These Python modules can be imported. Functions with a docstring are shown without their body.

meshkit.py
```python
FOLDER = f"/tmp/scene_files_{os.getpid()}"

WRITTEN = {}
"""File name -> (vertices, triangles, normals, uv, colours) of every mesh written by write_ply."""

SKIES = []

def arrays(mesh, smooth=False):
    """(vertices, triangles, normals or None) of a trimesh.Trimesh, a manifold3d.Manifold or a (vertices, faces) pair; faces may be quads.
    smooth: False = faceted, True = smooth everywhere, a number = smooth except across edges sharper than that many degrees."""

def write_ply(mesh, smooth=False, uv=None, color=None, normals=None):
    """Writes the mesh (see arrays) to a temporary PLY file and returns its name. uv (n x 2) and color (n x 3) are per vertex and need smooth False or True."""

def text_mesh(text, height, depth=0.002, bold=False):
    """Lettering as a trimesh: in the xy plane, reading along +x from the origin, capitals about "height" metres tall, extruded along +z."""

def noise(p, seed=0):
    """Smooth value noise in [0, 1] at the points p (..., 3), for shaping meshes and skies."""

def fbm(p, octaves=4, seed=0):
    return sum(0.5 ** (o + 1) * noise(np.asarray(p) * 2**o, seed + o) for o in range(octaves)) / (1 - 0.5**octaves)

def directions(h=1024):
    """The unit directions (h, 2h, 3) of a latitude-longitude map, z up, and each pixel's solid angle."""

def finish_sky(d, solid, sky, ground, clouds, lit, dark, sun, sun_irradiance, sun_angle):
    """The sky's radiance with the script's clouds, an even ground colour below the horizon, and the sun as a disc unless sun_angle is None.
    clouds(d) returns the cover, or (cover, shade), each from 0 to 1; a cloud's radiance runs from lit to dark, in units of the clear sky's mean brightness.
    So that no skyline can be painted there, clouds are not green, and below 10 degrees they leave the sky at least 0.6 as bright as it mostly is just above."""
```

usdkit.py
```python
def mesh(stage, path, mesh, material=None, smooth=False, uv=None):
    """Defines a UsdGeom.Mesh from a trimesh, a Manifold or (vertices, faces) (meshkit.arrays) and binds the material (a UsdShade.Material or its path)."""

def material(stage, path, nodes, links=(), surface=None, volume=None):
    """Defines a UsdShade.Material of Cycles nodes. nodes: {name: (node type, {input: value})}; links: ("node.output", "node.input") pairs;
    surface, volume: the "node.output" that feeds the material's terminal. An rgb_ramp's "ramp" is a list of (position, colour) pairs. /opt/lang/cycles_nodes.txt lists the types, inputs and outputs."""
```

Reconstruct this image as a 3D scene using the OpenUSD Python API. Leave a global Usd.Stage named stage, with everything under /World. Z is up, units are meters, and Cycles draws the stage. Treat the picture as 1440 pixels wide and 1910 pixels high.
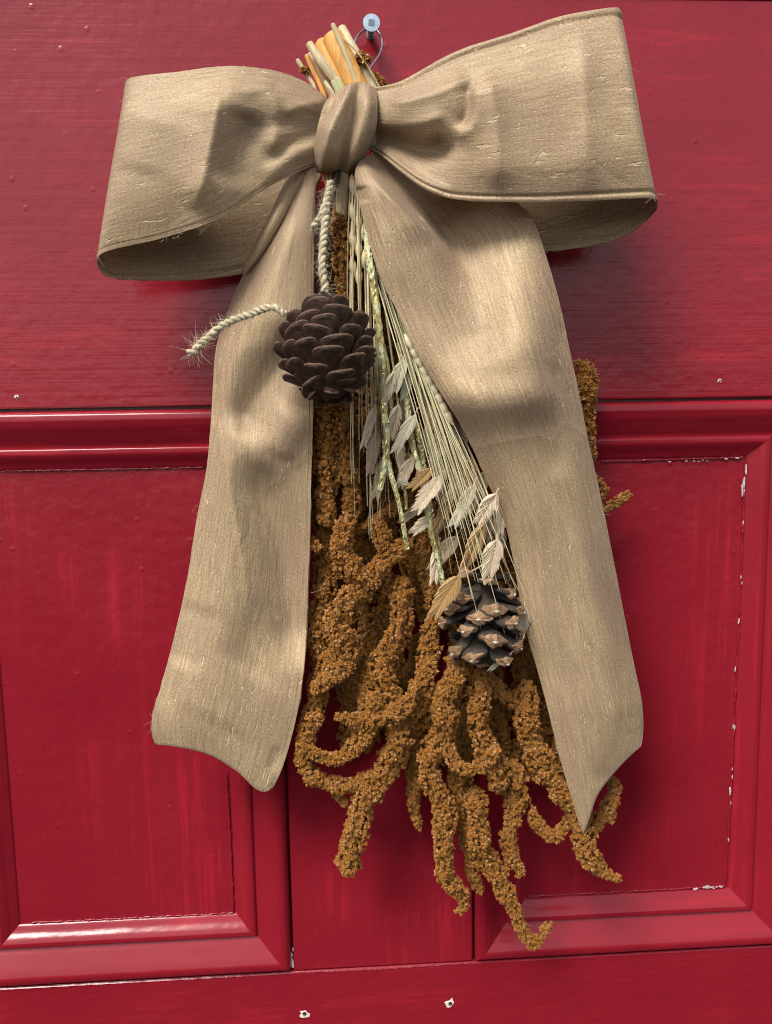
import math, random
import numpy as np
import trimesh
import usdkit
import meshkit
from scipy.ndimage import gaussian_filter1d
from scipy.interpolate import PchipInterpolator, CubicSpline
from pxr import Usd, UsdGeom, UsdLux, UsdShade, Gf, Sdf, Vt

stage = Usd.Stage.CreateInMemory()
UsdGeom.SetStageUpAxis(stage, "Z")
UsdGeom.SetStageMetersPerUnit(stage, 1.0)
UsdGeom.Xform.Define(stage, "/World")
UsdGeom.Scope.Define(stage, "/World/Looks")
random.seed(7)
rng = np.random.default_rng(7)

# ------------------------------------------------------------------ camera, sky, sun
EXPOSURE = 1.46
SKY = 0.066
SUN_I, SUN_ANGLE = 0.40, 24.0
SUN_DIR = np.array([-0.38, -0.50, 0.80]); SUN_DIR /= np.linalg.norm(SUN_DIR)
YAW, PITCH, ROLL = (math.radians(a) for a in (3.21670, 7.05890, -0.95962))
FPX, W0, H0 = 1500.0, 1440.0, 1910.0
CAM = np.array([0.0, -0.47, 0.0])          # the door's face is the plane y = 0
fw = np.array([math.sin(YAW) * math.cos(PITCH), math.cos(YAW) * math.cos(PITCH), -math.sin(PITCH)])
r0 = np.cross(fw, [0, 0, 1.0]); r0 /= np.linalg.norm(r0); u0 = np.cross(r0, fw)
rt = r0 * math.cos(ROLL) + u0 * math.sin(ROLL)
up = -r0 * math.sin(ROLL) + u0 * math.cos(ROLL)
cam = UsdGeom.Camera.Define(stage, "/World/camera")
m = Gf.Matrix4d(*[float(x) for x in (*rt, 0, *up, 0, *(-fw), 0, *CAM, 1)])
cam.AddTransformOp().Set(m)
cam.CreateHorizontalApertureAttr(36.0); cam.CreateVerticalApertureAttr(36.0 * 1024 / 772)
cam.CreateFocalLengthAttr(36.0 * FPX / W0)
cam.CreateClippingRangeAttr((0.02, 100.0))
cam.CreateExposureAttr(EXPOSURE)

sun = UsdLux.DistantLight.Define(stage, "/World/sun")
sun.CreateNormalizeAttr(True); sun.CreateIntensityAttr(SUN_I); sun.CreateAngleAttr(SUN_ANGLE)
sun.CreateColorAttr(Gf.Vec3f(1.0, 0.95, 0.88))
zx = np.cross([0, 0, 1.0], SUN_DIR); zx /= np.linalg.norm(zx); zy = np.cross(SUN_DIR, zx)
sun.AddTransformOp().Set(Gf.Matrix4d(*[float(x) for x in (*zx, 0, *zy, 0, *SUN_DIR, 0, 0, 0, 0, 1)]))
dome = UsdLux.DomeLight.Define(stage, "/World/sky")
sky = usdkit.material(stage, "/World/Looks/sky", {
    "s": ("sky_texture", {"sky_type": "single_scattering", "sun_disc": False, "sun_elevation": math.asin(SUN_DIR[2]),
                          "sun_rotation": math.atan2(SUN_DIR[0], SUN_DIR[1]), "aerosol_density": 3.0}),
    "h": ("hsv", {"saturation": 0.35, "value": 1.0}),
    "b": ("background_shader", {"strength": SKY})},
    [("s.color", "h.color"), ("h.color", "b.color")], surface="b.background")
UsdShade.MaterialBindingAPI.Apply(dome.GetPrim()).Bind(sky)
dome.GetPrim().SetCustomDataByKey("kind", "structure")

# ------------------------------------------------------------------ helpers
def at(px, py, dep):
    """World point seen at photo pixel (px, py), dep metres in front of the door's face."""
    px, py, dep = np.broadcast_arrays(*(np.asarray(a, float) for a in (px, py, dep)))
    d = (px - W0 / 2)[..., None] * rt - (py - H0 / 2)[..., None] * up + FPX * fw
    t = (-dep - CAM[1]) / d[..., 1]
    return CAM + d * t[..., None]

MM = 0.001
used = {}
def path_for(name, parent):
    base = (parent.GetPath().pathString if parent else "/World") + "/" + name
    n = used.get(base, -1) + 1
    used[base] = n
    return base if n == 0 else f"{base}_{n:03d}"

def data(prim, **kw):
    for k, v in kw.items():
        if v: prim.SetCustomDataByKey(k, v)
    return prim

def thing(name, label, cat, loc=(0, 0, 0), group=None):
    x = UsdGeom.Xform.Define(stage, path_for(name, None))
    return data(x.GetPrim(), label=label, category=cat, group=group)

def obj(name, mesh, mat, parent=None, smooth=False, uv=None, **kw):
    p = usdkit.mesh(stage, path_for(name, parent), mesh, mat, smooth=smooth, uv=uv).GetPrim()
    return data(p, **kw)

def curves(name, lines, widths, mat, parent, **kw):
    c = UsdGeom.BasisCurves.Define(stage, path_for(name, parent))
    c.CreateTypeAttr("linear")
    c.CreateCurveVertexCountsAttr(Vt.IntArray([len(l) for l in lines]))
    c.CreatePointsAttr(Vt.Vec3fArray.FromNumpy(np.vstack(lines).astype(np.float32)))
    w = np.concatenate([np.broadcast_to(np.asarray(a, float), (len(l),)) for l, a in zip(lines, widths)])
    c.CreateWidthsAttr(Vt.FloatArray.FromNumpy(w.astype(np.float32))); c.SetWidthsInterpolation("vertex")
    UsdShade.MaterialBindingAPI.Apply(c.GetPrim()).Bind(mat)
    return data(c.GetPrim(), **kw)

def spline(P, n):
    P = np.asarray(P, float)
    if len(P) == 2:
        return P[0] + (P[1] - P[0]) * np.linspace(0, 1, n)[:, None]
    s = np.r_[0, np.cumsum(np.maximum(np.linalg.norm(np.diff(P[:, :2], axis=0), axis=1), 1e-9))]; s /= s[-1]
    return PchipInterpolator(s, P, axis=0)(np.linspace(0, 1, n))

def smoothcurve(P, n):
    P = np.asarray(P, float)
    if len(P) < 3: return spline(P, n)
    s = np.r_[0, np.cumsum(np.linalg.norm(np.diff(P, axis=0), axis=1))]; s /= s[-1]
    return CubicSpline(s, P, axis=0)(np.linspace(0, 1, n))

def frames(p):
    t = np.gradient(p, axis=0); t /= np.linalg.norm(t, axis=1, keepdims=True) + 1e-12
    a = np.zeros_like(p); v = np.cross(t[0], [0, 1, 0.03]); v /= np.linalg.norm(v)
    for i in range(len(p)):
        v = v - t[i] * (v @ t[i]); v /= np.linalg.norm(v) + 1e-12; a[i] = v
    return t, a, np.cross(t, a)

def tube(p, r, sides=8, caps=True, wob=0.0):
    p = np.asarray(p, float); n = len(p)
    t, a, b = frames(p)
    r = np.broadcast_to(np.asarray(r, float), (n,))
    ang = np.arange(sides) * 2 * np.pi / sides
    rr = r[:, None] * (1 + wob * rng.normal(size=(n, sides))) if wob else r[:, None] * np.ones((1, sides))
    v = (p[:, None] + rr[..., None] * (np.cos(ang)[None, :, None] * a[:, None] + np.sin(ang)[None, :, None] * b[:, None])).reshape(-1, 3)
    i, j = np.meshgrid(np.arange(n - 1), np.arange(sides), indexing="ij")
    q = np.stack([i * sides + j, i * sides + (j + 1) % sides, (i + 1) * sides + (j + 1) % sides, (i + 1) * sides + j], -1).reshape(-1, 4)
    f = np.vstack([q[:, [0, 1, 2]], q[:, [0, 2, 3]]])
    if caps:
        k = len(v); v = np.vstack([v, p[0], p[-1]])
        jj = np.arange(sides); e = (n - 1) * sides
        f = np.vstack([f, np.stack([np.full(sides, k), (jj + 1) % sides, jj], 1), np.stack([np.full(sides, k + 1), e + jj, e + (jj + 1) % sides], 1)])
    return v, f

def join(parts):
    vs, fs, n = [], [], 0
    for v, f in parts:
        vs.append(v); fs.append(np.asarray(f) + n); n += len(v)
    return np.vstack(vs), np.vstack(fs)

def grid_faces(n, m):
    i, j = np.meshgrid(np.arange(n - 1), np.arange(m - 1), indexing="ij")
    q = np.stack([i * m + j, i * m + j + 1, (i + 1) * m + j + 1, (i + 1) * m + j], -1).reshape(-1, 4)
    return np.vstack([q[:, [0, 1, 2]], q[:, [0, 2, 3]]])

def board(x0, x1, z0, z1, y0=0.0, y1=0.04, c=0.0009):
    pts = []
    for dx, dy, dz in ((c, c, 0), (c, 0, c), (0, c, c)):
        for x in (x0 + dx, x1 - dx):
            for y in (y0 + dy, y1 - dy):
                for z in (z0 + dz, z1 - dz): pts.append((x, y, z))
    return trimesh.convex.convex_hull(np.array(pts))

def mat(name, nodes, links, surface="p.BSDF"):
    return usdkit.material(stage, "/World/Looks/" + name, nodes, links, surface=surface)

# ------------------------------------------------------------------ materials
def paint(name, along, bump=0.7):
    """Gloss red door paint with brush marks along one axis ('x' or 'z')."""
    st = (6, 60, 260) if along == "x" else (260, 60, 6)
    st2 = (10, 30, 90) if along == "x" else (150, 30, 5)
    return mat(name, {
        "g": ("geometry", {}),
        "m1": ("mapping", {"mapping_type": "point", "scale": st}), "n1": ("noise_texture", {"scale": 1.0, "detail": 4, "roughness": 0.6}),
        "m2": ("mapping", {"mapping_type": "point", "scale": st2}), "n2": ("noise_texture", {"scale": 1.0, "detail": 3, "roughness": 0.7}),
        "n3": ("noise_texture", {"scale": 14.0, "detail": 3}),
        "n4": ("noise_texture", {"scale": 120.0, "detail": 2}),
        "v": ("voronoi_texture", {"scale": 55.0, "randomness": 1.0}),
        "vr": ("rgb_ramp", {"ramp": [(0, (1, 1, 1)), (0.06, (0.6, 0.6, 0.6)), (0.10, (0, 0, 0)), (1, (0, 0, 0))]}),
        "r2": ("rgb_ramp", {"ramp": [(0, (0, 0, 0)), (0.52, (0, 0, 0)), (0.68, (1, 1, 1)), (1, (1, 1, 1))]}),
        "r3": ("rgb_ramp", {"ramp": [(0, (0, 0, 0)), (0.45, (0, 0, 0)), (0.65, (1, 1, 1)), (1, (1, 1, 1))]}),
        "k": ("math", {"math_type": "multiply"}),
        "c0": ("mix_color", {"a": (0.190, 0.0080, 0.016), "b": (0.255, 0.0125, 0.023)}),
        "c1": ("mix_color", {"b": (0.40, 0.017, 0.030)}),
        "k2": ("math", {"math_type": "multiply", "value2": 0.6}),
        "h1": ("math", {"math_type": "multiply", "value2": 0.30}), "h2": ("math", {"math_type": "multiply_add", "value2": 0.5}),
        "h3": ("math", {"math_type": "multiply_add", "value2": 0.25}),
        "b": ("bump", {"strength": bump, "distance": 0.0013}),
        "rr": ("map_range", {"from_min": 0.3, "from_max": 0.7, "to_min": 0.16, "to_max": 0.27}),
        "p": ("principled_bsdf", {"specular_ior_level": 0.36, "coat_weight": 0.12, "coat_roughness": 0.06})},
        [("g.position", "m1.vector"), ("m1.vector", "n1.vector"), ("g.position", "m2.vector"), ("m2.vector", "n2.vector"),
         ("g.position", "n3.vector"), ("g.position", "n4.vector"), ("g.position", "v.vector"), ("v.distance", "vr.fac"),
         ("n2.fac", "r2.fac"), ("n3.fac", "r3.fac"), ("r2.color", "k.value1"), ("r3.color", "k.value2"), ("k.value", "k2.value1"),
         ("n3.fac", "c0.fac"), ("c0.result", "c1.a"), ("k2.value", "c1.fac"),
         ("n1.fac", "h1.value1"), ("n4.fac", "h2.value1"), ("h1.value", "h2.value3"), ("vr.color", "h3.value1"), ("h2.value", "h3.value3"),
         ("h3.value", "b.height"), ("n3.fac", "rr.value"), ("rr.result", "p.roughness"),
         ("c1.result", "p.base_color"), ("b.normal", "p.normal")])

paint_x, paint_z = paint("door_paint_horizontal", "x"), paint("door_paint_vertical", "z")
trim_x, trim_z = paint("moulding_paint_horizontal", "x", 0.22), paint("moulding_paint_vertical", "z", 0.22)

def flat(name, col, rough=0.6, spec=0.5, metal=0.0, var=0.25, scale=150.0, bump=0.3, dist=0.0004, stretch=(1, 1, 1), dark=None):
    d = dark or tuple(c * (1 - var) for c in col)
    return mat(name, {
        "g": ("geometry", {}), "m": ("mapping", {"mapping_type": "point", "scale": stretch}), "n": ("noise_texture", {"scale": scale, "detail": 4, "roughness": 0.6}),
        "r": ("map_range", {"from_min": 0.3, "from_max": 0.7, "clamp": True}),
        "c": ("mix_color", {"a": d, "b": tuple(min(1, c * (1 + var)) for c in col)}),
        "b": ("bump", {"strength": bump, "distance": dist}),
        "p": ("principled_bsdf", {"roughness": rough, "specular_ior_level": spec, "metallic": metal})},
        [("g.position", "m.vector"), ("m.vector", "n.vector"), ("n.fac", "r.value"), ("r.result", "c.fac"), ("c.result", "p.base_color"), ("n.fac", "b.height"), ("b.normal", "p.normal")])

bare = flat("bare_wood_filler", (0.62, 0.58, 0.50), 0.7)
hole_dark = flat("hole_dark", (0.03, 0.02, 0.018), 0.9)
steel = flat("wire_steel", (0.35, 0.37, 0.38), 0.35, metal=1.0, var=0.1, bump=0.05)
zinc = flat("zinc_screw", (0.36, 0.44, 0.52), 0.38, metal=0.85, var=0.12, scale=500, bump=0.1)
twine_mat = flat("jute_twine", (0.50, 0.44, 0.30), 0.85, 0.2, scale=900, bump=0.6)
stem_mat = flat("amaranth_stem", (0.42, 0.22, 0.06), 0.6, scale=400)
straw = flat("dry_straw", (0.52, 0.43, 0.24), 0.55, scale=300, stretch=(1, 1, 0.15))
straw_pale = flat("pale_awn", (0.62, 0.56, 0.36), 0.45, scale=200, var=0.2)
straw_brown = flat("brown_awn", (0.46, 0.36, 0.22), 0.5, scale=200, var=0.2)
orange_stalk = flat("orange_stalk", (0.60, 0.30, 0.07), 0.65, scale=700, var=0.25, stretch=(1, 1, 0.12))
pink_stalk = flat("pink_stalk", (0.58, 0.36, 0.20), 0.6, scale=200, stretch=(1, 1, 0.12))
green_stalk = flat("green_stalk", (0.52, 0.53, 0.30), 0.55, scale=260, stretch=(1, 1, 0.2))
dark_twig = flat("dark_twig", (0.03, 0.022, 0.018), 0.35, scale=300)

def fabric():
    def uvn(scale, **kw):
        return ("mapping", {"mapping_type": "point", "scale": scale}), ("noise_texture", {"scale": 1.0, **kw})
    N, Lk = {}, []
    for key, sc, kw in (("a", (760, 48, 1), dict(detail=4, roughness=0.75, distortion=0.3)), ("b", (420, 110, 1), dict(detail=3, roughness=0.6, distortion=0.7)), ("c", (1100, 800, 1), dict(detail=2, roughness=0.8)),
                        ("d", (30, 16, 1), dict(detail=3)), ("e", (55, 22, 1), dict(detail=1)), ("f", (260, 190, 1), dict(detail=2, distortion=0.5))):
        N["m" + key], N["n" + key] = uvn(sc, **kw)
        Lk += [("uv.UV", f"m{key}.vector"), (f"m{key}.vector", f"n{key}.vector")]
    N |= {
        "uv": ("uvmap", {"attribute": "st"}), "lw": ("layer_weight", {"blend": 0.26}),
        "ra": ("rgb_ramp", {"ramp": [(0, (0, 0, 0)), (0.36, (0.10, 0.10, 0.10)), (0.51, (0.50, 0.50, 0.50)), (0.66, (0.95, 0.95, 0.95)), (1, (1, 1, 1))]}),
        "rb": ("rgb_ramp", {"ramp": [(0, (0, 0, 0)), (0.61, (0, 0, 0)), (0.68, (1, 1, 1)), (1, (1, 1, 1))]}),
        "re": ("rgb_ramp", {"ramp": [(0, (0.1, 0.1, 0.1)), (0.4, (0.2, 0.2, 0.2)), (0.6, (1, 1, 1)), (1, (1, 1, 1))]}),
        "rf": ("rgb_ramp", {"ramp": [(0, (0, 0, 0)), (0.715, (0, 0, 0)), (0.75, (1, 1, 1)), (1, (1, 1, 1))]}),
        "rd": ("map_range", {"from_min": 0.35, "from_max": 0.65, "to_min": 0.0, "to_max": 0.55, "clamp": True}),
        "kb": ("math", {"math_type": "multiply"}), "kf": ("math", {"math_type": "maximum"}), "kg": ("math", {"math_type": "multiply", "value2": 0.6}),
        "c0": ("mix_color", {"a": (0.248, 0.164, 0.096), "b": (0.492, 0.376, 0.216)}),
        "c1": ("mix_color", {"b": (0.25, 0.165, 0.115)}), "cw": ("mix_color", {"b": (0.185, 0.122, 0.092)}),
        "c2": ("mix_color", {"b": (0.66, 0.52, 0.32)}),
        "gr": ("map_range", {"from_min": 0.25, "from_max": 0.75, "to_min": 0.56, "to_max": 1.42}),
        "c3": ("mix_color", {"blend_type": "multiply", "fac": 1.0, "use_clamp": False}),
        "h1": ("math", {"math_type": "multiply", "value2": 0.35}), "h2": ("math", {"math_type": "multiply_add", "value2": 1.0}), "h3": ("math", {"math_type": "multiply_add", "value2": 0.35}),
        "b": ("bump", {"strength": 0.8, "distance": 0.0004}),
        "p": ("principled_bsdf", {"roughness": 0.54, "specular_ior_level": 0.50, "specular_tint": (1.0, 0.90, 0.66), "sheen_weight": 0.1, "sheen_roughness": 0.4, "sheen_tint": (1, 0.9, 0.7)})}
    Lk += [("na.fac", "ra.fac"), ("nb.fac", "rb.fac"), ("ne.fac", "re.fac"), ("nf.fac", "rf.fac"), ("rb.color", "kb.value1"), ("re.color", "kb.value2"), ("kb.value", "kf.value1"), ("rf.color", "kf.value2"),
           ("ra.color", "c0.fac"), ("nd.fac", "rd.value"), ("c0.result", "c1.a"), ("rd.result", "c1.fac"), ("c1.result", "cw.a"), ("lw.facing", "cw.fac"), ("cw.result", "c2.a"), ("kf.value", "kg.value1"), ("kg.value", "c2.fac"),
           ("nc.fac", "gr.value"), ("c2.result", "c3.a"), ("gr.result", "c3.b"), ("c3.result", "p.base_color"),
           ("na.fac", "h1.value1"), ("kf.value", "h2.value1"), ("h1.value", "h2.value3"), ("nc.fac", "h3.value1"), ("h2.value", "h3.value3"), ("h3.value", "b.height"), ("b.normal", "p.normal")]
    return mat("dupioni_silk", N, Lk)
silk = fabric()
thread_mat = flat("silk_thread", (0.42, 0.33, 0.20), 0.6)

def islands(name, stops, rough=0.6, trans=None, fac=0.25, fine=0):
    nodes = {"g": ("geometry", {}), "r": ("rgb_ramp", {"ramp": stops}), "p": ("principled_bsdf", {"roughness": rough, "specular_ior_level": 0.4})}
    links = [("g.random_per_island", "r.fac"), ("r.color", "p.base_color")]
    if trans:
        nodes |= {"t": ("translucent_bsdf", {"color": trans}), "x": ("mix_closure", {"fac": fac})}
        links += [("p.BSDF", "x.closure1"), ("t.BSDF", "x.closure2")]
        return mat(name, nodes, links, surface="x.closure")
    return mat(name, nodes, links)
bracts = islands("amaranth_bracts", [(0, (0.30, 0.13, 0.026)), (0.2, (0.62, 0.36, 0.085)), (0.5, (0.82, 0.56, 0.16)), (0.75, (0.93, 0.74, 0.31)), (1, (0.97, 0.90, 0.62))], 0.42, (0.85, 0.52, 0.14), 0.12)

def glitter():
    return mat("glitter_twig", {
        "g": ("geometry", {}), "v": ("voronoi_texture", {"scale": 1100.0}), "s": ("separate_color", {}),
        "n": ("noise_texture", {"scale": 90.0, "detail": 3}),
        "r": ("rgb_ramp", {"ramp": [(0, (0.50, 0.56, 0.34)), (0.42, (0.56, 0.60, 0.36)), (0.56, (0.30, 0.25, 0.10)), (1, (0.50, 0.40, 0.14))]}),
        "c": ("mix_color", {"b": (0.90, 0.78, 0.36)}),
        "f": ("math", {"math_type": "greater_than", "value2": 0.62}),
        "bm": ("bump", {"strength": 1.0, "distance": 0.0008}),
        "p": ("principled_bsdf", {"roughness": 0.28})},
        [("g.position", "v.vector"), ("g.position", "n.vector"), ("v.color", "s.color"), ("n.fac", "r.fac"), ("r.color", "c.a"), ("s.r", "f.value1"), ("f.value", "c.fac"), ("f.value", "p.metallic"),
         ("c.result", "p.base_color"), ("s.g", "bm.height"), ("bm.normal", "p.normal")])
glit = glitter()

# ------------------------------------------------------------------ the door
door = thing("panelled_door", "glossy dark red painted wooden door with moulded panels behind the hanging bow", "door")
ZT, ZB = 0.0055, -0.349          # top and bottom of the panel openings
obj("lock_rail", board(-0.42, 0.46, ZT, 0.2262), paint_x, door)
obj("bottom_rail", board(-0.42, 0.46, -0.62, ZB), paint_x, door)
obj("muntin", board(-0.0365, 0.077, ZB + 0.0004, ZT - 0.0004, 0.0006), paint_z, door)
obj("stile", board(-0.42, -0.242, ZB + 0.0004, ZT - 0.0004, 0.0006), paint_z, door)
obj("stile", board(0.284, 0.46, ZB + 0.0004, ZT - 0.0004, 0.0006), paint_z, door)
PROF = np.array([(0, -8), (1.5, -8), (1.7, -2), (2.6, 1.3), (4.4, 3.0), (7, 3.3), (10, 2.4), (15, -0.5), (19, -3), (22, -4.9), (22.8, -5.2), (23.1, -3.9), (24.3, -3.0), (26.3, -3.0), (28, -3.8), (32, -7), (35.5, -9.3), (36.4, -11.2)]) * MM
def moulding_side(p0, p1, inward, mitre):
    """A mitred length of moulding from p0 to p1 (x, z) along the outer edge of the opening."""
    p0, p1, inward = (np.array(a, float) for a in (p0, p1, inward))
    prof = np.vstack([spline(np.c_[PROF[a:b]], k)[:-1] for a, b, k in ((0, 3, 5), (2, 11, 40), (10, 18, 34))] + [PROF[-1:]])
    d = (p1 - p0) / np.linalg.norm(p1 - p0); L = np.linalg.norm(p1 - p0); n = 60
    v = np.zeros((n, len(prof), 3))
    for k, (uu, hh) in enumerate(prof):
        s = np.linspace(uu * mitre, L - uu * mitre, n)
        q = p0 + d * s[:, None] + inward * uu
        wob = 0.00025 * (meshkit.fbm(np.c_[q * 60, np.full(n, k * 0.07)]) - 0.5)
        v[:, k, 0], v[:, k, 1], v[:, k, 2] = q[:, 0], -(hh + wob), q[:, 1]
    return v.reshape(-1, 3), grid_faces(n, len(prof))
for x0, x1 in ((-0.242, -0.0365), (0.077, 0.284)):
    pw = obj("panel", board(x0 + 0.030, x1 - 0.030, ZB + 0.030, ZT - 0.030, 0.010, 0.030), paint_z, door)
    g = 0.0
    for p0, p1, inn, pm in (((x0, ZT), (x1, ZT), (0, -1), trim_x), ((x0, ZB), (x1, ZB), (0, 1), trim_x), ((x0, ZB), (x0, ZT), (1, 0), trim_z), ((x1, ZB), (x1, ZT), (-1, 0), trim_z)):
        obj("moulding", moulding_side(p0, p1, inn, 1.0), pm, door, smooth=50)
# upper mouldings above the lock rail
obj("moulding", moulding_side((-0.42, 0.2266), (0.46, 0.2266), (0, 1), 0.0), paint_x, door, smooth=50)
obj("panel", board(-0.42, 0.46, 0.2565, 0.45, 0.010, 0.030), paint_z, door)

# ------------------------------------------------------------------ cloth
def line_field(px, py, feats):
    """Sum of soft ridges (+) and valleys (-): (polyline, amplitude mm, width px[, side])."""
    out = np.zeros_like(px)
    for poly, amp, wid in feats:
        poly = spline(np.array(poly, float), 24) if len(poly) > 1 else np.array([poly[0], poly[0]], float)
        best, wt = np.full(px.shape, 1e9), np.ones(px.shape)
        for k, (a, b) in enumerate(zip(poly[:-1], poly[1:])):
            d = b - a; L = d @ d + 1e-9
            t = np.clip(((px - a[0]) * d[0] + (py - a[1]) * d[1]) / L, 0, 1)
            e = (px - a[0] - t * d[0]) ** 2 + (py - a[1] - t * d[1]) ** 2
            g = (k + t) / (len(poly) - 1); near = e < best
            best = np.where(near, e, best); wt = np.where(near, np.minimum(1, 4.5 * np.minimum(g, 1 - g)), wt)   # fades out at both ends
        wt = wt * wt * (3 - 2 * wt) if len(poly) > 2 else 1
        out += wt * amp * MM * (np.exp(-best / wid ** 2) if wid > 0 else np.exp((np.sqrt(best + 9) - 3) / wid))   # a negative width makes a sharp crease
    return out

def cloth(name, rows, parent, feats=(), n=120, m=64, width=0.092, th=0.0009, v0=0.0, seed=0, front_rows=None, label=None, hem=(True, True)):
    tt = np.linspace(0, 1, m); tt = 0.5 - 0.5 * np.cos(np.pi * tt) * (0.55 + 0.45 * np.abs(np.cos(np.pi * tt)))
    tt = (tt - tt[0]) / (tt[-1] - tt[0])
    R = np.array([PchipInterpolator(*(lambda P: (np.r_[0, np.cumsum(np.linalg.norm(np.diff(P[:, :2], axis=0), axis=1))] / np.linalg.norm(np.diff(P[:, :2], axis=0), axis=1).sum(), P))(np.array(r, float)), axis=0)(tt) for r in rows])
    mid = R[:, m // 2, :]
    step = np.sqrt(np.sum(np.diff(mid[:, :2], axis=0) ** 2, axis=1) + (np.diff(mid[:, 2]) * 3.2) ** 2)
    s = np.r_[0, np.cumsum(np.maximum(step, 1.0))]
    G = PchipInterpolator(s, R, axis=0)(np.linspace(0, s[-1], n))
    Gp = np.pad(G, ((12, 12), (0, 0), (0, 0)), mode='reflect', reflect_type='odd'); G = gaussian_filter1d(Gp, 2.6, axis=0)[12:-12]
    px, py, dep = G[..., 0], G[..., 1], G[..., 2] * MM
    fld = line_field(px, py, feats)
    if front_rows is not None:                      # only the front layer of a loop carries the folds
        lim = s[front_rows]
        fld *= np.clip((lim - np.linspace(0, s[-1], n)) / 30, 0, 1)[:, None]
    V = at(px, py, dep + fld)
    V[..., 1] += 0.0003 * (meshkit.fbm(np.stack([V[..., 0] * 90, V[..., 2] * 70, V[..., 1] * 8 + seed], -1), 3) - 0.5)
    V[..., 1] += 0.0006 * (meshkit.fbm(np.stack([V[..., 0] * 28, V[..., 2] * 28, V[..., 1] * 8 + seed], -1), 3) - 0.5)
    vlen = np.r_[0, np.cumsum(np.linalg.norm(np.diff(V[:, m // 2], axis=0), axis=1))]
    ulen = np.linalg.norm(np.diff(V, axis=1), axis=2).sum(1).mean()
    uv = np.stack([np.broadcast_to(tt * width + seed * 0.37, (n, m)), np.broadcast_to(vlen[:, None] + v0, (n, m))], -1)
    du, dv = np.gradient(V, axis=1), np.gradient(V, axis=0)
    N = np.cross(du, dv); N /= np.linalg.norm(N, axis=2, keepdims=True) + 1e-12
    # frayed, slightly wavering long edges and a raised folded hem with its stitch groove
    e = np.minimum(tt, 1 - tt) * width
    hemh = 0.00045 * np.exp(-((e - 0.0012) / 0.0013) ** 2) - 0.0011 * np.exp(-((e - 0.0034) / 0.0008) ** 2)
    U = du / (np.linalg.norm(du, axis=2, keepdims=True) + 1e-12)
    jag = 0.0017 * (meshkit.fbm(np.stack([np.arange(n) * 0.21, np.zeros(n), np.full(n, seed + 3.0)], -1), 3) - 0.5)
    V[:, 0] += U[:, 0] * jag[:, None]; V[:, -1] += U[:, -1] * jag[::-1, None]
    half = th / 2
    F = V + N * (half + hemh[None, :, None]); B = V - N * (half + 0 * hemh[None, :, None])
    F[:, 0] -= N[:, 0] * half * .6; F[:, -1] -= N[:, -1] * half * .6; B[:, 0] += N[:, 0] * half * .6; B[:, -1] += N[:, -1] * half * .6
    f = grid_faces(n, m); k = n * m
    idx = np.arange(k).reshape(n, m)
    ring = np.concatenate([idx[0, :-1], idx[:-1, -1], idx[-1, :0:-1], idx[:0:-1, 0]])
    nx = np.roll(ring, -1)
    side = np.vstack([np.stack([ring, ring + k, nx + k], 1), np.stack([ring, nx + k, nx], 1)])
    P = np.vstack([F.reshape(-1, 3), B.reshape(-1, 3)])
    faces = np.vstack([f[:, ::-1], f + k, side[:, ::-1]])
    o = obj(name, (P, faces), silk, parent, smooth=True, uv=np.vstack([uv.reshape(-1, 2)] * 2), label=label)
    return V, N

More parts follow.
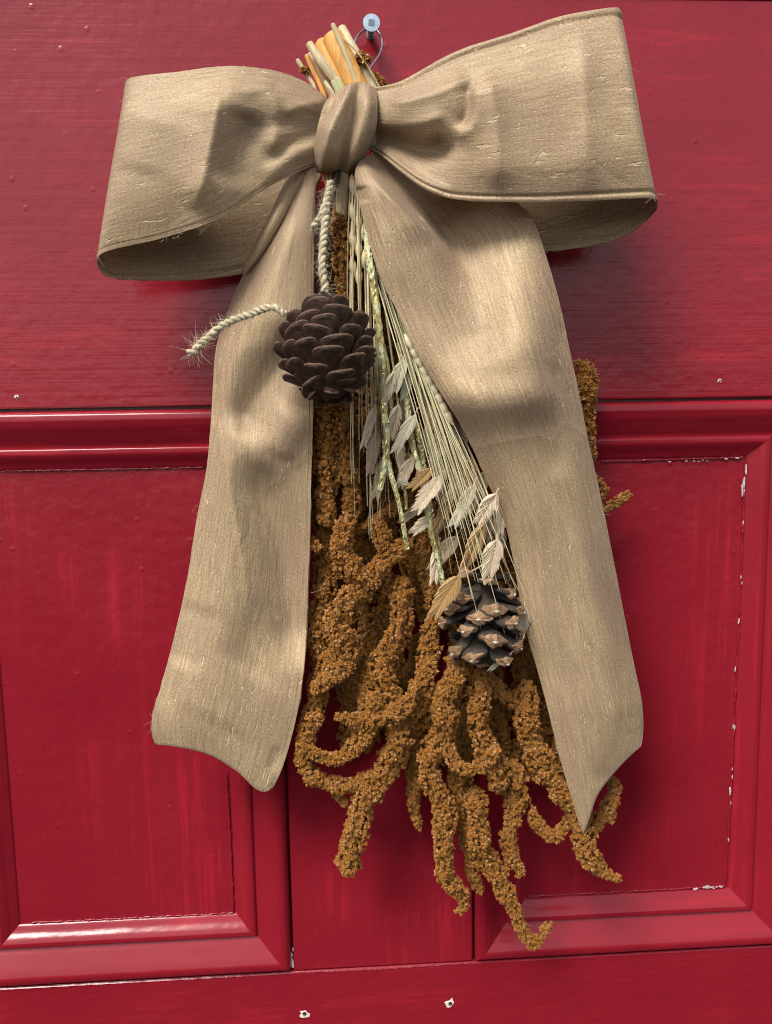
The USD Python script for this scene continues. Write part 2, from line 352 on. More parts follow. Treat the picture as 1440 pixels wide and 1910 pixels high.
bow = thing("ribbon_bow", "large tan silk bow with two loops, a knot and two long tails", "bow")
LEFT = [
    [(612, 186, 38), (608, 222, 42), (600, 262, 44), (594, 304, 40)],
    [(566, 152, 43), (560, 200, 50), (552, 262, 50), (543, 326, 46)],
    [(505, 131, 49), (497, 200, 56), (490, 270, 55), (488, 354, 50)],
    [(430, 124, 53), (416, 200, 62), (408, 300, 62), (415, 405, 56)],
    [(335, 135, 53), (322, 220, 61), (314, 330, 61), (308, 443, 55)],
    [(238, 149, 47), (224, 240, 55), (205, 350, 55), (183, 479, 49)],
    [(234, 158, 43), (219, 250, 49), (200, 360, 49), (180, 492, 43)],
    [(246, 190, 36), (236, 280, 36), (222, 400, 36), (204, 518, 33)],
    [(340, 205, 20), (335, 300, 20), (332, 420, 20), (330, 524, 19)],
    [(460, 215, 15), (458, 300, 15), (457, 400, 15), (456, 509, 15)],
    [(600, 230, 22), (600, 260, 22), (600, 300, 22), (600, 330, 22)]]
LF = [([(412, 150), (398, 240), (362, 400)], 6.5, -26), ([(470, 200), (445, 290), (425, 350)], -6, 36), ([(405, 168), (450, 172), (505, 166), (520, 164)], 2.4, -16), ([(500, 160), (518, 210), (515, 255), (495, 290)], 2.6, -16),
      ([(525, 215), (560, 198), (620, 186)], 2.2, -12), ([(500, 232), (550, 225), (610, 222)], -2.5, 16), ([(620, 240), (555, 264), (490, 310)], -3.5, 18), ([(620, 262), (552, 284), (490, 350)], 2.5, 16), ([(300, 200), (260, 330)], 1.5, 60)]
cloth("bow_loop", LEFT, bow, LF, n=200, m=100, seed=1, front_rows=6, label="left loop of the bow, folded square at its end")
RIGHT = [
    [(664, 168, 34), (668, 205, 38), (668, 240, 38), (662, 276, 32)],
    [(696, 165, 42), (706, 205, 47), (708, 242, 46), (700, 282, 40)],
    [(737, 158, 46), (748, 205, 54), (748, 258, 48), (738, 312, 44)],
    [(792, 129, 52), (802, 200, 60), (802, 275, 54), (796, 354, 50)],
    [(852, 97, 56), (872, 190, 65), (872, 290, 62), (856, 373, 57)],
    [(950, 65, 60), (968, 180, 69), (976, 290, 69), (975, 377, 63)],
    [(1062, 28, 63), (1082, 160, 73), (1100, 290, 73), (1106, 374, 67)],
    [(1152, 15, 64), (1174, 130, 74), (1196, 250, 76), (1222, 368, 71)],
    [(1158, 24, 58), (1180, 140, 68), (1202, 262, 69), (1226, 382, 64)],
    [(1148, 60, 50), (1170, 170, 52), (1195, 290, 52), (1214, 402, 51)],
    [(1080, 92, 36), (1105, 200, 36), (1130, 330, 36), (1150, 447, 36)],
    [(950, 130, 24), (975, 230, 24), (995, 350, 24), (1010, 469, 23)],
    [(830, 170, 19), (850, 250, 19), (870, 340, 19), (885, 440, 19)],
    [(690, 220, 22), (695, 250, 22), (698, 290, 22), (700, 330, 22)]]
RF = [([(720, 195), (800, 178), (880, 140)], 4, -22), ([(884, 150), (888, 200), (850, 262)], 3.5, -12), ([(670, 250), (740, 262), (800, 280), (860, 250)], -9, 22), ([(690, 235), (760, 232), (840, 210)], 3, -16), ([(866, 150), (876, 200), (850, 245)], -4, 16),
      ([(905, 120), (926, 250), (928, 365)], 4.5, -30), ([(1085, 40), (1092, 200), (1096, 370)], 2.2, -24), ([(700, 262), (780, 335), (850, 362)], 3, 12), ([(1090, 60), (1100, 330)], 1.0, 30)]
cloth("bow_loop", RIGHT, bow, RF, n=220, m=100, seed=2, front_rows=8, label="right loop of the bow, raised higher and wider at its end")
LT = [
    [(545, 310, 24), (562, 308, 32), (578, 306, 40), (592, 304, 40)],
    [(512, 388, 22), (536, 386, 38), (560, 384, 44), (586, 384, 42)],
    [(466, 488, 22), (500, 480, 40), (540, 478, 48), (584, 478, 44)],
    [(428, 575, 22), (478, 568, 44), (530, 566, 50), (584, 570, 45)],
    [(402, 662, 26), (448, 658, 45), (520, 656, 52), (583, 660, 46)],
    [(396, 762, 32), (440, 758, 46), (520, 756, 50), (583, 760, 45)],
    [(388, 862, 36), (440, 860, 47), (520, 862, 46), (581, 870, 44)],
    [(369, 960, 36), (430, 965, 46), (510, 975, 44), (579, 985, 42)],
    [(350, 1080, 36), (420, 1085, 45), (500, 1092, 41), (575, 1100, 41)],
    [(325, 1190, 38), (400, 1195, 46), (490, 1200, 40), (571, 1205, 41)],
    [(300, 1283, 40), (380, 1288, 46), (480, 1294, 42), (561, 1296, 42)],
    [(284, 1340, 42), (360, 1352, 45), (460, 1375, 44), (538, 1398, 42)],
    [(283, 1362, 42), (350, 1376, 44), (450, 1408, 44), (522, 1446, 42)],
    [(290, 1388, 41), (345, 1395, 43), (392, 1408, 43), (442, 1438, 43), (492, 1476, 42), (508, 1470, 41)]]
LTF = [([(545, 400), (492, 560), (470, 640)], 2.5, 22), ([(575, 600), (500, 710), (435, 820)], -9, 36), ([(405, 780), (438, 960), (475, 1180)], 2.6, -22), ([(455, 840), (530, 1040), (556, 1260)], -9, 40), ([(560, 760), (470, 880)], 3, 40),
       ([(570, 760), (520, 860)], 2, 30), ([(330, 1250), (380, 1120)], -2, 40), ([(470, 1240), (400, 1360)], 2, 60), ([(520, 1390), (505, 1440)], -1.5, 10), ([(400, 690), (402, 800)], -2.0, 12)]
cloth("bow_tail", LT, bow, LTF, n=220, m=90, seed=3, label="left tail of the bow, its end cut to a curved slant")
RT = [
    [(662, 322, 49), (676, 296, 44), (704, 286, 36), (745, 300, 30)],
    [(670, 372, 52), (702, 345, 58), (742, 352, 40), (840, 350, 30)],
    [(681, 420, 53), (738, 388, 60), (790, 402, 36), (850, 394, 32), (945, 366, 38)],
    [(694, 470, 54), (775, 428, 61), (830, 440, 38), (895, 425, 40), (992, 405, 46)],
    [(708, 512, 55), (800, 474, 61), (862, 484, 50), (930, 484, 53), (1018, 478, 48)],
    [(738, 575, 56), (820, 575, 60), (930, 570, 66), (1042, 562, 50)],
    [(776, 655, 58), (850, 655, 64), (950, 655, 72), (1062, 655, 50)],
    [(820, 728, 58), (890, 730, 68), (980, 728, 70), (1078, 728, 48)],
    [(866, 803, 54), (930, 805, 62), (1010, 805, 62), (1093, 805, 45)],
    [(906, 890, 50), (960, 892, 57), (1040, 892, 58), (1111, 888, 43)],
    [(939, 965, 48), (990, 968, 55), (1065, 966, 56), (1127, 962, 42)],
    [(961, 1060, 46), (1010, 1062, 53), (1085, 1062, 54), (1146, 1058, 41)],
    [(975, 1150, 46), (1030, 1152, 52), (1105, 1150, 52), (1163, 1145, 40)],
    [(1000, 1240, 45), (1050, 1240, 51), (1125, 1240, 51), (1181, 1236, 40)],
    [(1028, 1345, 45), (1075, 1342, 50), (1140, 1338, 50), (1198, 1322, 40)],
    [(1046, 1420, 45), (1090, 1410, 49), (1145, 1395, 48), (1199, 1362, 40)],
    [(1087, 1555, 44), (1096, 1535, 45), (1112, 1488, 46), (1146, 1440, 45), (1195, 1392, 41)]]
RTF = [([(690, 315), (745, 375), (800, 430), (850, 500)], 4, -14), ([(800, 380), (850, 460), (888, 560), (905, 690)], -9, 62), ([(975, 400), (1000, 560), (975, 720)], 4, 50),
       ([(790, 730), (880, 750), (960, 745), (1040, 690)], 6, 46), ([(1030, 660), (1045, 900)], -2.0, 22), ([(985, 950), (1075, 1330)], -1.5, 40), ([(1180, 1330), (1120, 1480)], -2, 30), ([(670, 345), (672, 380)], -3, 12)]
cloth("bow_tail", RT, bow, RTF, n=240, m=90, seed=4, label="right tail of the bow, longer, its end cut to a point")
KN = [
    [(625, 200, 30), (645, 186, 34), (670, 182, 34), (688, 190, 28)],
    [(613, 184, 42), (640, 163, 48), (668, 152, 50), (701, 166, 42)],
    [(602, 205, 50), (635, 186, 56), (668, 180, 58), (703, 190, 50)],
    [(593, 240, 50), (624, 230, 58), (666, 228, 58), (702, 232, 48)],
    [(587, 275, 46), (616, 272, 56), (656, 274, 56), (690, 270, 42)],
    [(584, 305, 38), (612, 308, 46), (645, 314, 46), (670, 310, 34)],
    [(586, 320, 30), (612, 325, 36), (638, 331, 36), (658, 329, 28)],
    [(600, 314, 20), (615, 316, 22), (630, 318, 22), (645, 318, 18)]]
KF = [([(682, 90), (662, 210), (642, 300), (628, 400)], -6, 12), ([(690, 80), (640, 190), (608, 270), (590, 400)], 3, -9), ([(655, 120), (628, 185), (590, 235)], -2.5, 6), ([(690, 165), (690, 230), (668, 330)], 2.5, -12), ([(612, 220), (604, 270), (600, 330)], 2, -12)]
cloth("knot", KN, bow, KF, n=80, m=56, width=0.05, seed=9)

FOLD = [[(566, 302, 36), (574, 303, 40), (588, 304, 38)], [(528, 350, 36), (540, 352, 42), (556, 356, 38)], [(500, 410, 38), (510, 412, 44), (524, 416, 40)], [(470, 466, 36), (478, 468, 40), (490, 472, 37)], [(452, 504, 30), (456, 506, 32), (462, 508, 30)]]
cloth("tail_fold", FOLD, bow, [([(560, 310), (500, 400), (460, 500)], -2, 6)], n=60, m=20, width=0.02, seed=6, label="dark rolled edge of ribbon under the left loop")
gth = np.random.default_rng(61); tl, tw = [], []
for (x, y, d_) in [(183, 480, 50), (300, 446, 56), (330, 440, 56), (375, 424, 57), (395, 415, 57), (283, 1345, 42), (290, 1330, 42), (372, 948, 36), (580, 660, 45), (575, 1100, 41), (1222, 366, 72), (1015, 470, 48), (1170, 1150, 40), (975, 1080, 46), (1128, 960, 42), (560, 520, 46), (470, 420, 40), (1180, 120, 72), (238, 149, 47), (1050, 1400, 45), (905, 888, 50)]:
    for k in range(5):
        a_ = at(x + gth.normal(0, 5), y + gth.normal(0, 4), d_ * MM); d0 = gth.normal(size=3); d1 = gth.normal(size=3); d0[1] *= .5; d1[1] *= .5
        xx = np.linspace(0, 1, 10)[:, None]; L = gth.uniform(0.002, 0.006)
        tl.append(a_ + (d0 * xx * 0.8 + d1 * xx ** 2 * 0.8) * L * 0.6); tw.append(np.linspace(0.00013, 0.00007, 10))
curves("loose_threads", tl, tw, thread_mat, bow, kind="stuff")

# ------------------------------------------------------------------ amaranth
def bract_cloud(cen, rad, seed, size=1.12, dens=1.3):
    """Little pointed bracts standing off a tassel that follows cen with radii rad (metres)."""
    g = np.random.default_rng(seed)
    t, a, b = frames(cen)
    seg = np.linalg.norm(np.diff(cen, axis=0), axis=1)
    area = seg * 2 * np.pi * 0.5 * (rad[1:] + rad[:-1])
    n = int(dens * area.sum() / (1.15e-6 * size ** 2))
    NB = 11                                       # bracts to each little star-like tuft
    nc = max(4, int(dens * area.sum() / 3.3e-6))
    k = g.choice(len(seg), nc, p=area / area.sum()); u = g.random(nc)
    lerp = lambda q: q[k] + (q[k + 1] - q[k]) * u[:, None]
    c, T, A, B = lerp(cen), lerp(t), lerp(a), lerp(b)
    r = rad[k] + (rad[k + 1] - rad[k]) * u
    ang = g.random(nc) * 2 * np.pi
    out = np.cos(ang)[:, None] * A + np.sin(ang)[:, None] * B
    # knobbly glomerules
    sarc = np.r_[0, np.cumsum(seg)][k] + u * seg[k]
    lump = meshkit.noise(np.stack([sarc * 135 + seed * 3.1, np.cos(ang) * 1.6 + 5, np.sin(ang) * 1.6 + 5], -1), 3)
    rr = r * (0.36 + 0.98 * lump) * (0.72 + 0.34 * g.random(nc))
    base = np.repeat(c + out * rr[:, None], NB, 0); out, T = np.repeat(out, NB, 0), np.repeat(T, NB, 0); n = nc * NB
    d = out * g.uniform(0.15, 1.0, n)[:, None] + T * g.normal(0.25, 0.62, n)[:, None] + np.cross(out, T) * g.normal(0, 0.62, n)[:, None]
    d /= np.linalg.norm(d, axis=1, keepdims=True)
    L = (0.0021 * size) * g.uniform(0.6, 1.35, n); w = L * g.uniform(0.24, 0.38, n)
    p = np.cross(d, g.normal(size=(n, 3))); p /= np.linalg.norm(p, axis=1, keepdims=True); q = np.cross(d, p)
    base = base - d * (0.3 * L)[:, None]
    midp = base + d * (0.45 * L)[:, None]
    v = np.stack([base] + [midp + (math.cos(x) * p + math.sin(x) * q) * w[:, None] for x in (0, 2.094, 4.189)] + [base + d * L[:, None]], 1)
    f = np.array([[0, 2, 1], [0, 3, 2], [0, 1, 3], [4, 1, 2], [4, 2, 3], [4, 3, 1]])
    return v.reshape(-1, 3), (f[None] + 5 * np.arange(n)[:, None, None]).reshape(-1, 3)

TG = "amaranth tassels hanging under the bow"
tcount = [0]
def tassel(pts, dep, label, group=None, dens=1.0):
    """pts: (px, py, radius px); dep: depth in mm, a number or (start, end)."""
    P = np.array(pts, float)
    n = max(10, int(np.linalg.norm(np.diff(P[:, :2], axis=0), axis=1).sum() / 7))
    s = np.r_[0, np.cumsum(np.linalg.norm(np.diff(P[:, :2], axis=0), axis=1))]; s /= s[-1]
    x = np.linspace(0, 1, n)
    xy = CubicSpline(s, P[:, :2], axis=0)(x) if len(P) > 2 else spline(P[:, :2], n)
    rp = np.interp(x, s, P[:, 2]); rp[-3:] *= np.array([0.95, 0.8, 0.5]); rp[:3] *= np.array([0.35, 0.7, 0.9])
    rp = rp * (1 + 0.62 * (meshkit.fbm(np.c_[x * n * 0.5, np.full(n, tcount[0] * 1.7), np.zeros(n)], 2) - 0.5)); xy = xy + 12 * (np.stack([meshkit.noise(np.c_[x * n * 0.22, np.full(n, tcount[0] + 0.5 + 9 * k_), np.zeros(n)]) for k_ in (0, 1)], 1) - 0.5) * np.minimum(1, 4 * x)[:, None]
    d0, d1 = (dep, dep) if np.ndim(dep) == 0 else dep
    tcount[0] += 1
    dd = np.linspace(d0, d1, n) + 3.0 * (meshkit.noise(np.c_[x * 5, np.full(n, tcount[0]), np.zeros(n)]) - 0.5)
    cen = at(xy[:, 0], xy[:, 1], dd * MM)
    rad = rp * (0.47 - dd * MM) / FPX
    t = thing("amaranth_tassel", label, "amaranth", group=group or TG)
    obj("stem", tube(cen, np.maximum(rad * 0.45, 0.0005), 7), stem_dark, t, smooth=True)
    obj("seed_bract", bract_cloud(cen, rad * 0.95, 100 + tcount[0], dens=dens), bracts, t, kind="stuff")
stem_dark = flat("amaranth_core", (0.22, 0.10, 0.02), 0.7, scale=500)

T = tassel
T([(648, 955, 20), (640, 1010, 24), (655, 1060, 26), (690, 1085, 20), (650, 1118, 24), (622, 1150, 20), (640, 1190, 22), (655, 1222, 20), (620, 1260, 18), (585, 1290, 12)], (38, 42), "golden zigzag amaranth tassel beside the left tail, ending in a spur pointing left")
T([(752, 1075, 20), (750, 1130, 24), (738, 1190, 24), (712, 1232, 24), (722, 1285, 24), (742, 1335, 22), (742, 1395, 24), (722, 1440, 25), (690, 1480, 26), (668, 1530, 28), (655, 1580, 31), (646, 1630, 24)], (36, 42), "thick amaranth tassel ending in a blunt club at lower left")
T([(703, 965, 14), (712, 1005, 17), (716, 1035, 16), (702, 1070, 17), (690, 1100, 15)], 40, "short upright amaranth tassel meeting the zigzag one in a V below the awns")
T([(770, 1010, 15), (735, 1035, 17), (712, 1068, 15)], 41, "short amaranth spur sloping down from the tip of a glittered twig")
T([(772, 1270, 14), (745, 1325, 17), (690, 1342, 15), (652, 1342, 13), (626, 1336, 9)], 45, "amaranth tassel curling left into a level finger above the blunt club")
T([(700, 1290, 16), (692, 1340, 17), (676, 1385, 17), (630, 1412, 15), (590, 1405, 13), (556, 1386, 9)], 43, "amaranth tassel curling up left in the upper of two hooks beside the left tail tip")
T([(598, 1330, 17), (568, 1390, 17), (572, 1440, 17), (615, 1462, 15), (665, 1464, 16), (715, 1450, 18)], 38, "amaranth tassel bent in the lower hook beside the left tail tip")
T([(622, 1455, 9), (630, 1482, 9), (652, 1495, 7)], 34, "tiny amaranth curl under the lower hook")
T([(640, 1180, 15), (610, 1250, 18), (590, 1310, 18), (575, 1372, 16), (562, 1425, 12)], 30, "amaranth tassel straight down beside the lower right edge of the left tail")
T([(690, 1235, 18), (686, 1300, 19), (684, 1370, 17), (680, 1400, 12)], 31, "straight amaranth tassel behind the level finger at left")
T([(832, 1225, 14), (852, 1262, 24), (822, 1308, 24), (836, 1350, 25), (806, 1392, 22), (808, 1450, 23), (828, 1512, 23), (826, 1580, 20), (836, 1640, 17), (862, 1676, 14), (850, 1706, 8)], (44, 40), "long wavy amaranth tassel in the middle, its tip hooked left")
T([(758, 1330, 14), (772, 1400, 16), (770, 1470, 14), (772, 1510, 11), (786, 1545, 8)], 26, "thin dark amaranth tassel between the blunt club and the long wavy one")
T([(898, 1270, 22), (894, 1330, 22), (904, 1390, 22), (925, 1440, 24), (920, 1478, 18)], (42, 40), "thick amaranth tassel hanging straight below the open pinecone")
T([(838, 1385, 11), (848, 1420, 13), (874, 1437, 13), (902, 1425, 13), (925, 1400, 12)], 46, "amaranth tassel looped in a U across the tassels below the pinecone")
T([(884, 1470, 22), (892, 1545, 23), (910, 1610, 22), (940, 1660, 19), (960, 1705, 14), (978, 1745, 11), (998, 1760, 10), (1010, 1742, 9), (1026, 1722, 7)], (40, 36), "longest amaranth tassel, ending in a tick turned up right")
T([(846, 1430, 18), (862, 1500, 20), (874, 1570, 16), (880, 1620, 14), (900, 1660, 9)], 28, "amaranth tassel half hidden left of the longest one")
T([(958, 1420, 24), (962, 1490, 22), (952, 1550, 17), (948, 1580, 15), (964, 1608, 14), (972, 1632, 9)], 33, "amaranth tassel right of the longest one, ending beside the moulding")
T([(985, 1270, 22), (985, 1350, 24), (1006, 1410, 24), (1040, 1465, 22), (1075, 1520, 20), (1090, 1565, 22), (1102, 1598, 24), (1120, 1622, 15), (1140, 1634, 10), (1158, 1641, 7)], (40, 38), "amaranth tassel passing behind the right tail tip, with a thin end pointing right")
T([(1144, 1452, 13), (1142, 1490, 16), (1122, 1525, 16), (1098, 1560, 14)], 30, "amaranth tassel showing right of the right tail tip")
T([(992, 1505, 9), (1004, 1538, 11), (1030, 1555, 11), (1058, 1540, 13), (1070, 1515, 12)], 34, "small amaranth tassel curled into a cup left of the right tail tip")
T([(1040, 1370, 10), (1048, 1420, 11), (1062, 1470, 11)], 26, "short amaranth tassel along the lower left edge of the right tail")
T([(1075, 672, 10), (1098, 700, 19), (1090, 745, 20), (1102, 790, 9), (1104, 830, 8), (1112, 858, 11)], 18, "amaranth tassel peeping out past the right edge of the right tail")
T([(1108, 885, 9), (1120, 912, 10), (1124, 935, 6)], 17, "amaranth nub peeping out above the sprig right of the right tail")
T([(1112, 955, 10), (1140, 944, 10), (1160, 932, 9), (1176, 921, 7)], 16, "thin amaranth sprig pointing right beyond the right tail, against the door panel")
T([(575, 1018, 8), (590, 1016, 10), (594, 1030, 7)], 36, "tiny amaranth nub at the right edge of the left tail")
T([(640, 1010, 12), (800, 960, 10), (790, 1020, 15), (800, 1080, 17), (810, 1140, 16)], 30, "amaranth tassel hanging left of the open pinecone behind the glittered twig")
T([(806, 1150, 16), (800, 1210, 20), (790, 1270, 20), (775, 1330, 16)], 36, "amaranth tassel rising below left of the open pinecone")
T([(860, 1225, 12), (885, 1262, 18), (930, 1285, 18), (965, 1310, 16)], 34, "amaranth tassel lying across right under the open pinecone")
T([(628, 395, 13), (636, 450, 17), (640, 520, 17), (646, 580, 14)], 36, "dark brown amaranth tassel above the closed pinecone under the knot")
T([(612, 745, 20), (606, 830, 22), (612, 900, 22), (604, 980, 20)], 34, "amaranth tassel just below the closed pinecone along the left tail")
T([(660, 740, 16), (642, 830, 20), (655, 910, 20), (650, 970, 18)], 32, "amaranth tassel behind the thin brown awns below the closed pinecone")
T([(600, 990, 20), (612, 1070, 22), (596, 1150, 22), (600, 1230, 20)], 24, "dark amaranth tassel between the left tail and the zigzag one")
BACK = "dark amaranth tassels at the back of the bouquet"
gb = np.random.default_rng(3)
for i, (x0, y0, x1, y1) in enumerate([(690, 640, 700, 900), (740, 700, 760, 960), (800, 760, 830, 1000), (860, 840, 880, 1080), (910, 930, 930, 1180), (700, 900, 690, 1120), (750, 940, 800, 1200), (660, 1000, 640, 1240), (720, 1120, 720, 1360),
                                      (780, 1180, 800, 1420), (850, 1100, 860, 1380), (910, 1180, 930, 1420), (960, 1150, 985, 1400), (1000, 1200, 1015, 1440), (660, 1200, 640, 1400), (880, 1320, 870, 1500), (590, 780, 600, 1010), (620, 580, 640, 800), (930, 1350, 945, 1480), (640, 560, 690, 760), (610, 420, 640, 640), (665, 340, 680, 640), (720, 560, 745, 800), (610, 1000, 600, 1330), (680, 760, 720, 1000), (775, 900, 790, 1160), (830, 960, 850, 1180), (700, 1060, 735, 1300), (820, 1280, 830, 1420), (950, 1010, 990, 1260), (880, 1000, 900, 1240), (640, 700, 640, 960), (740, 1240, 745, 1420), (980, 1330, 990, 1450), (600, 690, 606, 860), (660, 880, 670, 1120), (685, 1040, 682, 1290), (662, 1240, 655, 1390), (705, 1180, 700, 1380)]):
    xm, ym = (x0 + x1) / 2 + gb.normal(0, 10), (y0 + y1) / 2
    T([(x0, y0, 22), ((x0 + xm) / 2 + gb.normal(0, 8), (y0 + ym) / 2, 24), (xm, ym, 25), ((x1 + xm) / 2 + gb.normal(0, 8), (y1 + ym) / 2, 23), (x1, y1, 13)], float(gb.uniform(7, 14)), "dark brown amaranth tassel in the shade at the back of the bouquet", BACK, dens=0.7)

# ------------------------------------------------------------------ pinecones
def tongue(base, d, wdir, nrm, L, W, th, cup, tip=0.30, ns=9, nw=7, curl=0.0):
    """One scale: a cupped rounded tongue with thickness."""
    s = np.linspace(0, 1, ns); x = np.linspace(-1, 1, nw)
    hw = W * np.minimum(1, 0.45 + 0.75 * s) * np.sqrt(np.clip(1 - (np.clip(s - (1 - tip), 0, 1) / tip) ** 3.2 * 0.90, 0, 1))
    S, X = np.meshgrid(s, x, indexing="ij")
    off = -cup * W * (X ** 2) * (hw / W)[:, None] + curl * L * S ** 2
    c = base + d * (L * S)[..., None] + wdir * (hw[:, None] * X)[..., None] + nrm * off[..., None]
    tk = th * (0.45 + 0.55 * S) * np.sqrt(np.clip(1 - 0.8 * X ** 2, 0.1, 1))
    F, B = c + nrm * (tk / 2)[..., None], c - nrm * (tk / 2)[..., None]
    f = grid_faces(ns, nw); k = ns * nw
    idx = np.arange(k).reshape(ns, nw)
    ring = np.concatenate([idx[0, :-1], idx[:-1, -1], idx[-1, :0:-1], idx[:0:-1, 0]]); nx = np.roll(ring, -1)
    return np.vstack([F.reshape(-1, 3), B.reshape(-1, 3)]), np.vstack([f, f[:, ::-1] + k, np.stack([ring, ring + k, nx + k], 1), np.stack([ring, nx + k, nx], 1)])

cone_dark = flat("cone_scale_dark", (0.034, 0.018, 0.012), 0.65, 0.18, var=0.55, scale=330, bump=0.9, dist=0.0006)
cone_rim = flat("cone_scale_rim", (0.10, 0.060, 0.043), 0.7, 0.2, var=0.4, scale=500)
cone_grey = flat("cone_scale_grey", (0.052, 0.040, 0.031), 0.7, 0.15, var=0.5, scale=260, bump=0.5, dist=0.0006, stretch=(1, 1, 0.4))
cone_tan = flat("cone_apophysis", (0.255, 0.150, 0.082), 0.75, 0.3, var=0.55, scale=420, bump=0.8, dist=0.0005)
cone_umbo = flat("cone_umbo", (0.46, 0.41, 0.33), 0.7, var=0.3, scale=900)

def unit(v): return v / (np.linalg.norm(v) + 1e-12)
K = thing("pinecone", "closed-looking dark brown pinecone hung on twine under the knot, over the left tail", "pinecone")
c0 = at(608, 648, 0.070); axis = unit(np.array([-0.10, 0.30, 1.0]))
ex = unit(np.cross(axis, [0, 1.0, 0])); ey = np.cross(axis, ex)
RX, RZ = 0.0200, 0.0245
obj("core", (lambda m_: (m_.vertices * [0.5 * RX, 0.5 * RX, 0.8 * RZ] @ np.array([ex, ey, axis]) + c0, m_.faces))(trimesh.creation.icosphere(2, 1.0)), cone_dark, K, smooth=True)
gc = np.random.default_rng(11)
NS = 62
for i in range(NS + 6):
    th = i * 2.39996 + gc.normal(0, 0.07)
    rad = math.cos(th) * ex + math.sin(th) * ey
    if i < NS:
        lat = math.asin(-0.86 + 1.84 * (i + 0.5) / NS); la0 = lat - 0.62
        tipp = c0 + axis * (RZ * math.sin(lat)) + rad * (RX * 1.06 * math.cos(lat) + 0.0008)
        base = c0 + axis * (RZ * math.sin(la0) - 0.002) + rad * (RX * 0.62 * max(0.1, math.cos(la0)))
        W = 0.0040 + 0.0036 * math.cos(lat) ** 0.7
    else:                                            # the scales at the bottom hang down
        tipp = c0 - axis * (RZ * 1.10) + rad * 0.0085; base = c0 - axis * (RZ * 0.62) + rad * 0.005; W = 0.0042
    W *= gc.uniform(0.86, 1.12)
    d = unit(tipp - base + gc.normal(0, 0.0011, 3)); w = unit(np.cross(axis, rad) + 0.18 * gc.normal(size=3)); n_ = unit(np.cross(w, d))
    if n_ @ rad < 0: n_ = -n_
    L = np.linalg.norm(tipp - base) * gc.uniform(0.92, 1.08)
    sc = obj("scale", tongue(base, d, w, n_, L, W, 0.0026, 0.20, tip=0.24, curl=0.12, ns=14), cone_dark, K, smooth=60)
    a_ = np.linspace(-1, 1, 15) * 0.93
    rims = 1 - 0.24 * (1 - (1 - np.abs(a_) ** 2.2) ** (1 / 3.2)); rimx = W * 0.97 * a_
    pr = base + d * (L * rims)[:, None] + w * rimx[:, None] + n_ * (-0.20 * W * a_ ** 2 + 0.12 * L * rims ** 2)[:, None]
    obj("rim", tube(pr, 0.00085 * (1 - 0.6 * np.abs(a_) ** 3), 7, wob=0.10), cone_rim, sc, smooth=True)

K2 = thing("pinecone", "open pinecone with tan, white-dotted scale tips, low in the bouquet by the right tail", "pinecone")
c1 = at(900, 1146, 0.044); axis2 = unit(np.array([0.04, 0.30, 1.0]))
ex2 = unit(np.cross(axis2, [0, 1.0, 0])); ey2 = np.cross(axis2, ex2)
R2, Z2 = 0.0208, 0.0245
obj("core", (lambda m_: (m_.vertices * [0.45 * R2, 0.45 * R2, 0.8 * Z2] @ np.array([ex2, ey2, axis2]) + c1, m_.faces))(trimesh.creation.icosphere(2, 1.0)), cone_grey, K2, smooth=True)
NS2 = 34
for i in range(NS2):
    h = 0.95 - 1.85 * (i + 0.5) / NS2; th = i * 2.39996 + 0.6 + gc.normal(0, 0.07)
    rad = math.cos(th) * ex2 + math.sin(th) * ey2
    prof = math.sqrt(max(0.06, 1 - (h * 0.95) ** 2))
    base = c1 + axis2 * (h * Z2 * 0.75 + 0.004) + rad * 0.003
    tipp = c1 + axis2 * (h * Z2 - 0.002 - 0.002 * (1 - h)) + rad * (R2 * (0.22 + 0.86 * prof))
    d = unit(tipp - base + gc.normal(0, 0.0017, 3)); w = unit(np.cross(axis2, rad) + 0.12 * gc.normal(size=3)); n_ = unit(np.cross(w, d))
    if n_ @ axis2 < 0: n_ = -n_
    L = np.linalg.norm(tipp - base); W = (0.0038 + 0.0038 * prof) * gc.uniform(0.9, 1.12)
    sc = obj("scale", tongue(base, d, w, n_, L, W, 0.0040, 0.25, tip=0.34, curl=-0.04), cone_grey, K2, smooth=60)
    # rhombic apophysis across the scale's end, with a dot-like umbo
    e = base + d * (L * 0.985) - n_ * 0.0010
    H = W * 0.52
    ring = []
    for k in range(16):
        a_ = 2 * math.pi * k / 16
        rr = 1 / (abs(math.cos(a_)) + abs(math.sin(a_))) ** 0.75
        ring.append(e + w * (W * 0.98 * rr * math.cos(a_)) + n_ * (H * rr * math.sin(a_)) - d * (0.0022 * (rr * math.cos(a_)) ** 2) + gc.normal(0, 0.00035, 3))
    ring = np.array(ring); mid_ = e + (ring - e) * 0.55 + d * 0.0011 + gc.normal(0, 0.00010, (16, 3)); back_ = e + (ring - e) * 0.8 - d * 0.0018
    top_ = (e + d * 0.0017)[None]
    v = np.vstack([back_, ring, mid_, top_]); f = []
    for k in range(16):
        k2 = (k + 1) % 16
        for a0 in (0, 16): f += [[a0 + k, a0 + k2, a0 + 16 + k2], [a0 + k, a0 + 16 + k2, a0 + 16 + k]]
        f.append([32 + k, 32 + k2, 48])
    obj("apophysis", (v, np.array(f)), cone_tan, sc, smooth=35)
    um = [e + (ring[k] - e) * (0.17 + 0.09 * gc.random()) + d * 0.0017 for k in range(16)]
    v = np.vstack([np.array(um), np.array(um) - d * 0.0010 + 0 * d, (e + d * 0.0021)[None]]); f = []
    for k in range(16):
        k2 = (k + 1) % 16
        f += [[16 + k, 16 + k2, k2], [16 + k, k2, k], [k, k2, 32]]
    obj("umbo", (v, np.array(f)), cone_umbo, sc)

